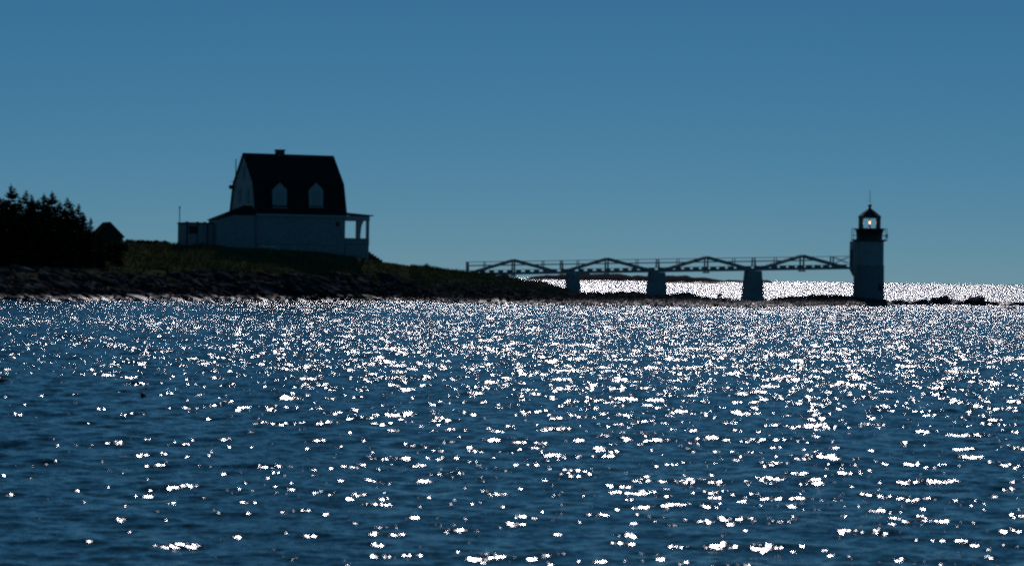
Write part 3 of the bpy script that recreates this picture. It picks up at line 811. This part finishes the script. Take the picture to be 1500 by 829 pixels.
house.part('porch_beam', hexs(s_r + 0.021, pr + 0.02, -0.02, PD, zpt, zpe - 0.03), 'trim', porch)
se = hf(546.3, 317)[0]
g = G(); lo = [hp(s_r + 0.145, -0.16, zpe + 0.16), hp(se, -0.2, zpe - 0.029), hp(se, PD + 0.2, zpe - 0.029), hp(s_r + 0.145, PD + 0.2, zpe + 0.16)]
g.hexa(lo, [q + Vector((0, 0, 0.09)) for q in lo]); house.part('porch_roof', g, 'shingle', porch)
# wooden steps down from the porch
st0 = hf(541.5, 366, 1.2); st1 = hf(560, 382.8, 1.2); NS = 6
steps = house.part('steps', hexs(pr + 0.001, pr + 0.05, 1.25, 2.35, zpb, st0[1]), 'darkwood')
for i in range(NS):
    f0, f1 = i / NS, (i + 1) / NS
    sA = pr + 0.051 + (st1[0] - pr) * f0; sB = pr + 0.049 + (st1[0] - pr) * f1
    zT = st0[1] + (st1[1] - st0[1]) * (f0 + 0.02)
    house.part('step', hexs(sA, sB, 1.3, 2.3, zT - 0.55, zT), 'darkwood', steps)

# aerial mast behind the house and a loose rail stub on its eave
mp = P(345.3, 262, 262)
mast = Thing('aerial_mast', (mp.x, mp.y, 4.0), 'thin aerial mast rising behind the left gable of the house', 'mast')
g = G(); g.tube((mp.x, mp.y, 3.4), (mp.x, mp.y, P(345.3, 233, 262).z), 0.055, 0.045, 8); mast.part('pole', g, 'wood')
g = G(); zz = P(345, 266.5, 262).z; g.tube((mp.x - 0.45, mp.y, zz + 0.05), (mp.x + 0.5, mp.y, zz - 0.08), 0.03, n=6); mast.part('cross_arm', g, 'wood')

# ------------------------------------------------------------------ board shed left of the wing
SO = HO + HD * (wl) + HN * 1.0
def sp_(s, d, z): return SO + HD * s + HN * d + Vector((0, 0, z))
sfh = lambda px, py: hit(px, py, SO, HD)
sl_ = sfh(273.2, 340)[0]; zs1 = sfh(280, 325.6)[1]; zs0 = sfh(280, 361)[1] - 0.6; sright = -0.03
shed = Thing('board_shed', sp_(sl_ / 2, 1.5, zs0), 'flat-topped grey board shed joined to the left end of the house', 'shed')
def shx(s0, s1, d0, d1, z0, z1):
    g = G(); g.hexa([sp_(s0, d0, z0), sp_(s1, d0, z0), sp_(s1, d1, z0), sp_(s0, d1, z0)], [sp_(s0, d0, z1), sp_(s1, d0, z1), sp_(s1, d1, z1), sp_(s0, d1, z1)]); return g
shed.part('wall', shx(sl_, sright, 0.05, 3.0, zs0, zs1 - 0.14), 'greywood')
shed.part('roof_cap', shx(sl_ - 0.06, sright, -0.03, 3.06, zs1 - 0.139, zs1), 'shingle')
for px, w in ((273.9, 0.14), (289.5, 0.06), (304.0, 0.12)):
    s0 = sfh(px, 340)[0]; s0 = min(s0, sright - w / 2)
    shed.part('corner_post', shx(s0 - w / 2, s0 + w / 2, 0.0, 0.049, zs0, zs1 - 0.141), 'darkwood')
for px in (275, 290.5, 301):
    s0 = sfh(px, 325)[0]; shed.part('roof_cleat', shx(s0 - 0.08, s0 + 0.08, 0.1, 0.4, zs1 + 0.001, zs1 + 0.07), 'shingle')
s0, z0_ = sfh(283.5, 337)
shed.part('hatch', shx(s0 - 0.42, s0 + 0.42, -0.01, 0.049, z0_ - 0.33, z0_ + 0.38), 'darkwood')
pp = P(263.4, 326, 255)
pole = Thing('flag_pole', (pp.x, pp.y, zs1 - 0.2), 'thin pole with a small ball finial above the board shed', 'pole')
g = G(); g.tube((pp.x, pp.y, zs1 - 2.9), (pp.x - 0.03, pp.y, P(262.6, 305, 255).z), 0.05, 0.04, 8); pole.part('pole', g, 'wood')
g = G(); zb_ = P(262.6, 304, 255).z; g.lathe((pp.x - 0.03, pp.y), [(0.03, zb_ - 0.1), (0.09, zb_ - 0.03), (0.09, zb_ + 0.03), (0.03, zb_ + 0.1)], 10); pole.part('finial', g, 'wood', smooth=True)

# ------------------------------------------------------------------ hut among the spruces
hy = 258.0
ha = P(162, 325, hy); hr_ = P(183, 348.3, hy)
hw2 = hr_.x - ha.x; hlen = 3.0; hdir = Vector((-0.36, 0.933, 0)).normalized(); hside = Vector((1, 0.0, 0))
hz0 = gz(ha.x, hy) - 0.3
hut = Thing('hut', (ha.x, hy + 1, hz0), 'small dark steep-gabled hut at the right edge of the spruces', 'hut')
wd = hw2 - 0.18; zev = hr_.z + 0.12
pts = [(-wd, hz0), (wd, hz0), (wd, zev), (0, ha.z - 0.12), (-wd, zev)]
g = G(); A_ = [Vector((ha.x, hy + 0.05, 0)) + hside * a + Vector((0, 0, z)) for a, z in pts]; B_ = [q + hdir * hlen for q in A_]
g.poly(A_); g.poly(B_[::-1])
for i in range(5): j = (i + 1) % 5; g.poly([A_[i], B_[i], B_[j], A_[j]])
hwall = hut.part('wall', g, 'darkwood')
for sg in (-1, 1):
    g = G(); o = Vector((ha.x, hy - 0.12, 0))
    lo = [o + hside * sg * hw2 + Vector((0, 0, hr_.z)), o + Vector((0, 0, ha.z - 0.09)), o + hdir * (hlen + 0.25) + Vector((0, 0, ha.z - 0.09)), o + hdir * (hlen + 0.25) + hside * sg * hw2 + Vector((0, 0, hr_.z))]
    g.hexa(lo, [q + Vector((0, 0, 0.09)) for q in lo]); hut.part('roof_slope', g, 'shingle')
g = G(); o = Vector((ha.x, hy, 0)); g.box((ha.x, hy + 0.03, zev - 0.55), 0.55, 0.06, 0.6); hut.part('window', g, 'darkpane', hwall)

# pale planks lying by the foundation
for i, (pa, pb, ds_) in enumerate((((381.5, 361.2), (403.5, 361.9), -0.9), ((393, 365.4), (410.5, 366.9), -1.9))):
    A_ = HO + HN * ds_; s0, z0 = hit(*pa, A_, HD); s1, z1 = hit(*pb, A_, HD)
    zg = max(gz(*(A_ + HD * s0).xy), gz(*(A_ + HD * s1).xy))
    a, b = A_ + HD * s0 + Vector((0, 0, max(z0, zg + 0.04))), A_ + HD * s1 + Vector((0, 0, max(z1, zg + 0.04)))
    g = G(); g.beam(a, b, 0.35, 0.05)
    o = link('plank', g.mesh('plank', tuple((a + b) / 2)), M['plank']); o.location = (a + b) / 2
    tag(o, ('upper pale plank lying against the house foundation', 'lower pale plank lying on the grass before the house')[i], 'plank')
# ------------------------------------------------------------------ spruces
def spruce_meshes(i, h=6.0, wide=1.0):
    """trunk and crown of a wind-worn spruce of height h, base at the origin"""
    r = random.Random(500 + i)
    t = G(); N = 6
    bend = [(r.uniform(-.04, .04) * k, r.uniform(-.04, .04) * k) for k in range(N + 1)]
    def ax(z):
        f = z / h * N; k = min(int(f), N - 1); f -= k
        return Vector((bend[k][0] * (1 - f) + bend[k + 1][0] * f, bend[k][1] * (1 - f) + bend[k + 1][1] * f, z))
    for k in range(N): t.tube(ax(h * k / N), ax(h * (k + 1) / N), 0.13 * (1 - k / N) + 0.012, 0.13 * (1 - (k + 1) / N) + 0.012, 7)
    V, Fc = [], []
    def spray(c, d, L, w):
        """one leaf-sized spray of needles"""
        d = d.normalized(); s = d.cross(Vector((r.uniform(-.4, .4), r.uniform(-.4, .4), 1))).normalized() * w
        n = len(V); V.extend([c - s * 0.5, c + d * L * 0.55 - s, c + d * L, c + d * L * 0.55 + s]); Fc.append((n, n + 1, n + 2, n + 3))
    z = 0.25
    while z < h - 0.1:
        f = z / h
        prof = (1.0 - f) ** 0.88 * 2.5 * wide * (0.55 + 0.45 * min(1, f * 6 + .4))
        nb = r.randint(5, 7); a0 = r.uniform(0, 6.28)
        for b in range(nb):
            a = a0 + 6.283 * b / nb + r.uniform(-.35, .35)
            L = prof * r.choice((0.55, 0.75, 0.9, 1.0, 1.0, 1.15)) * r.uniform(0.8, 1.1) + 0.05
            rise = 0.55 if f > 0.75 else (0.15 if f > 0.4 else -0.12)
            d = Vector((math.cos(a), math.sin(a), rise + r.uniform(-.15, .15))).normalized(); p0 = ax(z)
            t.tube(p0, p0 + d * L * 0.92 + Vector((0, 0, -0.10 * L * L)), 0.018 + 0.012 * (1 - f), 0.005, 4)
            q = 0.12
            while q < 1.0:
                c = p0 + d * L * q + Vector((0, 0, -0.10 * L * L * q * q))
                for sg in (-1, 1):
                    sd = Vector((-math.sin(a), math.cos(a), 0)) * sg
                    spray(c, d * 0.7 + sd * r.uniform(0.5, 1.0) + Vector((0, 0, r.uniform(-.45, .25))), r.uniform(0.26, 0.48) * (1.15 - q * 0.5) * min(1, 0.25 + L), r.uniform(0.06, 0.11) * min(1, 0.4 + L))
                spray(c, d + Vector((r.uniform(-.3, .3), r.uniform(-.3, .3), r.uniform(-.5, .35))), r.uniform(0.24, 0.42) * min(1, 0.3 + L), r.uniform(0.05, 0.09) * min(1, 0.4 + L))
                q += 0.13 / max(L, 0.35) * 0.62
        z += r.uniform(0.15, 0.22)
    for k in range(5): spray(ax(h - 0.35 + 0.07 * k), Vector((r.uniform(-.5, .5), r.uniform(-.5, .5), 1)), 0.3, 0.03)
    tm = t.mesh('trunk'); tm.materials.append(M['bark'])
    cm = bpy.data.meshes.new('crown'); cm.from_pydata([tuple(v) for v in V], [], Fc); cm.materials.append(M['needle'])
    return tm, cm
SPR = [spruce_meshes(i, 6.0, w) for i, w in enumerate((1.0, 0.8, 0.95, 0.7, 1.1))]
def spruce(px, py_top, Y, k, label, wide=1.0, group='spruces on the left rise', rz=None):
    top = P(px, py_top, Y); base = gz(top.x, Y) - 0.15
    hgt = top.z - base
    e = link('spruce_tree', None); e.location = (top.x, Y, base); e.rotation_euler = (0, 0, rng.uniform(0, 6.28) if rz is None else rz)
    w = hgt / 6.0
    e.scale = (w * wide, w * wide, w)
    tag(e, label, 'tree', group)
    link('trunk', SPR[k][0], None, e); link('crown', SPR[k][1], None, e)
spruce(15.5, 271, 238, 0, 'tallest dark spruce, first with its whole top in view at the left', 0.95)
spruce(-14, 279, 237, 2, 'dark spruce cut by the left edge of the picture', 1.1)
spruce(40.5, 279.5, 239, 3, 'slim spruce with a sparse tip right of the tallest spruce', 1.1)
spruce(48, 286, 236, 1, 'shorter spruce leaning out right of the slim sparse-tipped spruce', 0.95)
spruce(65.5, 284, 240, 2, 'left of the twin pointed spruces in the middle of the clump', 0.9)
spruce(76, 281, 238, 0, 'right of the twin pointed spruces in the middle of the clump', 0.9)
spruce(100.5, 289.5, 240, 4, 'bushy cone-topped spruce standing apart right of the twin spruces', 0.85)
spruce(117, 299, 242, 3, 'thin crooked spruce stepping down towards the hut', 1.05)
spruce(123.5, 312, 240, 1, 'lower ragged spruce between the thin crooked one and the hut', 0.9)
spruce(133, 319, 247, 3, 'smallest young spruce just left of the hut roof', 1.0)
for px, py, Y, k in ((22, 298, 247, 0), (47, 298, 246, 2), (70, 296, 247, 4), (95, 304, 248, 0), (5, 291, 246, 4), (112, 316, 247, 2), (29, 290, 241, 3), (57, 292, 241, 0), (88, 296, 243, 2), (-2, 288, 240, 2), (108, 304, 243, 1), (-30, 310, 229, 4), (2, 318, 228, 0), (28, 312, 229, 2), (52, 322, 228, 4), (72, 318, 230, 1), (92, 326, 229, 0), (110, 330, 231, 2), (128, 336, 232, 4), (146, 346, 236, 0), (160, 352, 236, 2),
                     (10, 345, 221, 0), (40, 350, 221, 4), (70, 349, 222, 2), (100, 353, 223, 4), (125, 356, 226, 0), (148, 362, 228, 1), (-20, 345, 220, 1), (172, 362, 234, 4)):
    if Y > 239.5: spruce(px, py, Y, k, 'dark spruce filling the gap behind the pointed skyline spruces', 1.2, 'back row spruces')
    elif Y > 227.5: spruce(px, py, Y, k, 'low dark spruce in the black thicket below the spruce tops', 1.35, 'thicket spruces')
    else: spruce(px, py, Y, k, 'lowest dark spruce at the foot of the thicket above the shore rocks', 1.35, 'shore edge spruces')

# ------------------------------------------------------------------ bushes, tussocks and grass
def leaf_cloud(lumps, n, size, seed, mat, name, stretch=1.0):
    r = np.random.default_rng(seed); V, Fc = [], []
    L = np.array(lumps, float); wts = L[:, 3] ** 2 / (L[:, 3] ** 2).sum()
    idx = r.choice(len(L), n, p=wts); d = r.normal(size=(n, 3)); d /= np.linalg.norm(d, axis=1, keepdims=True)
    c = L[idx, :3] + d * (L[idx, 3] * r.random(n) ** 0.4)[:, None] * np.array([1, 1, 0.8])
    a = r.normal(size=(n, 3)); a /= np.linalg.norm(a, axis=1, keepdims=True); a[:, 2] = a[:, 2] * stretch + 0.3
    b = np.cross(a, r.normal(size=(n, 3))); b /= np.linalg.norm(b, axis=1, keepdims=True)
    s = r.uniform(0.5, 1.2, (n, 1)) * size
    V = np.stack([c - a * s, c + b * s * 0.5, c + a * s, c - b * s * 0.5], 1).reshape(-1, 3)
    return mesh_np(name, V, np.arange(4 * n).reshape(-1, 4))
def bush(px, py_top, Y, w, label, seed):
    top = P(px, py_top, Y); base = gz(top.x, Y) - 0.1; h = max(top.z - base, 0.4); r = random.Random(seed)
    t = Thing('bush', (top.x, Y, base), label, 'bush')
    lumps = [(top.x + r.uniform(-1, 1) * w * 0.6, Y + r.uniform(-.6, .6) * w * 0.6, base + h * r.uniform(0.3, 0.72), h * r.uniform(0.24, 0.36)) for _ in range(9)]
    me = leaf_cloud(lumps, 1800, 0.085, seed, None, 'foliage'); me.transform(Matrix.Translation(-t.o)); link('foliage', me, M['leaf'], t.e)
    g = G()
    for l in lumps[:5]: g.tube((top.x + r.uniform(-.1, .1), Y, base - 0.1), l[:3], 0.03, 0.01, 5)
    t.part('stems', g, 'bark')
bush(178, 353, 243, 0.9, 'dark rounded bush below the right eave of the hut', 1)
bush(163, 357, 246, 0.9, 'dark bush directly in front of the hut gable', 2)
bush(150, 352, 250, 0.8, 'dark bush between the young spruce and the hut wall', 3)
bush(196, 353, 256, 1.1, 'low ragged bush on the skyline just right of the hut', 4)
bush(214, 355, 257, 0.9, 'middle of three low bushes on the skyline between hut and shed', 5)
bush(236, 356.5, 258, 1.0, 'low bush on the skyline nearest the board shed', 6)

def grass():
    n = 60000
    px = nrng.uniform(-60, 900, n); f = nrng.random(n)
    yf = np.interp(px, [r[0] for r in ST], [r[3] for r in ST]); yr = np.interp(px, [r[0] for r in ST], [r[1] for r in ST])
    Y = yf + (yr + 2.5 - yf) * (0.15 + 0.85 * f ** 0.8); X = (px - 750) / F * Y; Z = ground(X, Y)
    pat = fbm(X / 2.5, Y / 2.5, 3, 90)
    zc = 2.0 + 2.2 * pat
    zc = np.where(px > 560, 0.75 + 0.8 * pat, zc)
    k = (Z > zc)
    k &= ~((px > 830) & (Z < 0.9))
    X, Y, Z, px, pat = X[k], Y[k], Z[k], px[k], pat[k]; c = len(X)
    h = nrng.uniform(0.10, 0.32, c) * (1 + 1.2 * np.clip(pat * 3, 0, 1)) * np.where((px > 300) & (px < 600) & (Y > 250), 0.45, 1.0)
    a = nrng.uniform(0, 6.28, c); w = nrng.uniform(0.015, 0.035, c)
    lx, ly = nrng.normal(0, 0.30, c) * h + 0.15 * h, nrng.normal(0, 0.3, c) * h
    B = np.stack([X, Y, Z - 0.03], -1); dx = np.stack([np.cos(a) * w, np.sin(a) * w, 0 * w], -1)
    T = B + np.stack([lx, ly, h], -1); Mv = B + np.stack([lx * 0.3, ly * 0.3, h * 0.55], -1)
    V = np.stack([B - dx, B + dx, Mv + dx * 0.8, T, Mv - dx * 0.8], 1).reshape(-1, 3)
    o = link('grass', mesh_np('grass', V, np.arange(5 * c).reshape(-1, 5)), M['blade'])
    tag(o, 'dark rough grass covering the headland', 'grass', kind='stuff')
grass()
def tussock(px, py, Y, hgt, n, spread, label, seed):
    r = random.Random(seed); b = P(px, py, Y); zb = gz(b.x, Y); g = G()
    for i in range(n):
        x, y = b.x + r.gauss(0, spread), Y + r.gauss(0, spread); h = hgt * r.uniform(0.4, 1.0) * math.exp(-((x - b.x) / (spread * 2.2)) ** 2)
        l = r.gauss(0, 0.22) * h; w = r.uniform(0.015, 0.03); z = gz(x, y) - 0.05
        g.poly([(x - w, y, z), (x + w, y, z), (x + l * .5 + w * .7, y, z + h * .6), (x + l, y + r.gauss(0, .1), z + h), (x + l * .5 - w * .7, y, z + h * .6)])
    o = link('grass_tussock', g.mesh('grass_tussock', (b.x, Y, zb)), M['blade']); o.location = (b.x, Y, zb)
    tag(o, label, 'grass')
tussock(625, 394, 265, 0.62, 90, 0.16, 'tall spiky grass tuft on the skyline between house and bridge', 3)
tussock(637, 396, 265.5, 0.36, 120, 0.5, 'low spread of grass right of the tall skyline tuft', 4)
tussock(758, 412, 268, 0.5, 160, 0.6, 'grass growing under the first bridge truss, right of the small stone block', 5)
tussock(786, 416, 268, 0.5, 180, 0.7, 'grass clump on the bar left of the first tall pier', 6)
tussock(712, 404, 266, 0.5, 120, 0.5, 'grass clump under the landward end of the bridge', 7)

# ------------------------------------------------------------------ floating things
bw = P(210.5, 581, 50.6)
buoy = Thing('lobster_buoy', (bw.x, bw.y, -0.03), 'small dark tilted float on the open water at left', 'buoy')
g = G(); g.lathe((0, 0), [(0.015, -0.14), (0.05, -0.12), (0.068, -0.04), (0.068, 0.06), (0.045, 0.11), (0.014, 0.125)], 14)
me = g.mesh('float', smooth=True); o = link('float', me, M['buoy'], buoy.e); o.rotation_euler = (0.3, -0.75, 0.2); o.location = (0, 0, 0.035); o.scale = (0.6, 0.6, 0.6)
g = G(); g.tube((0, 0, 0.11), (0, 0, 0.23), 0.012, 0.010, 8); o2 = link('spindle', g.mesh('spindle'), M['drift'], o)
dl = P(14, 558.5, 56.0); dr_ = P(-30, 561, 56.0)
g = G(); g.tube((dr_.x - 0.2, 56.2, 0.03), (dl.x - 0.2, 56, 0.035), 0.085, 0.055, 9); g.tube((dl.x - 0.2, 56, 0.035), (dl.x, 55.97, 0.05), 0.055, 0.012, 9)
mid = ((dl.x + dr_.x) / 2, 56, 0)
o = link('driftwood', g.mesh('driftwood', mid, True), M['drift']); o.location = mid
tag(o, 'brown tapered driftwood log entering the picture at the left edge', 'driftwood')
pk = P(1054.3, 432.5, 275.6); zg = gz(pk.x, 275.6); zg = max(zg, pk.z - 0.25)
g = G(); g.lathe((0, 0), [(0.05, -0.24), (0.16, -0.18), (0.2, 0.0), (0.17, 0.16), (0.06, 0.24)], 14)
pb = Thing('washed_up_buoy', (pk.x, 275.6, zg), 'pale pink buoy washed up on the bar between the two tall piers', 'buoy')
o = link('float', g.mesh('float', smooth=True), M['pinkbuoy'], pb.e); o.rotation_euler = (0.2, 0.5, 0); o.location = (0, 0, 0.25)
g = G(); g.tube((0, 0, 0.22), (0, 0, 0.36), 0.03, n=8); link('spindle', g.mesh('spindle'), M['drift'], o)
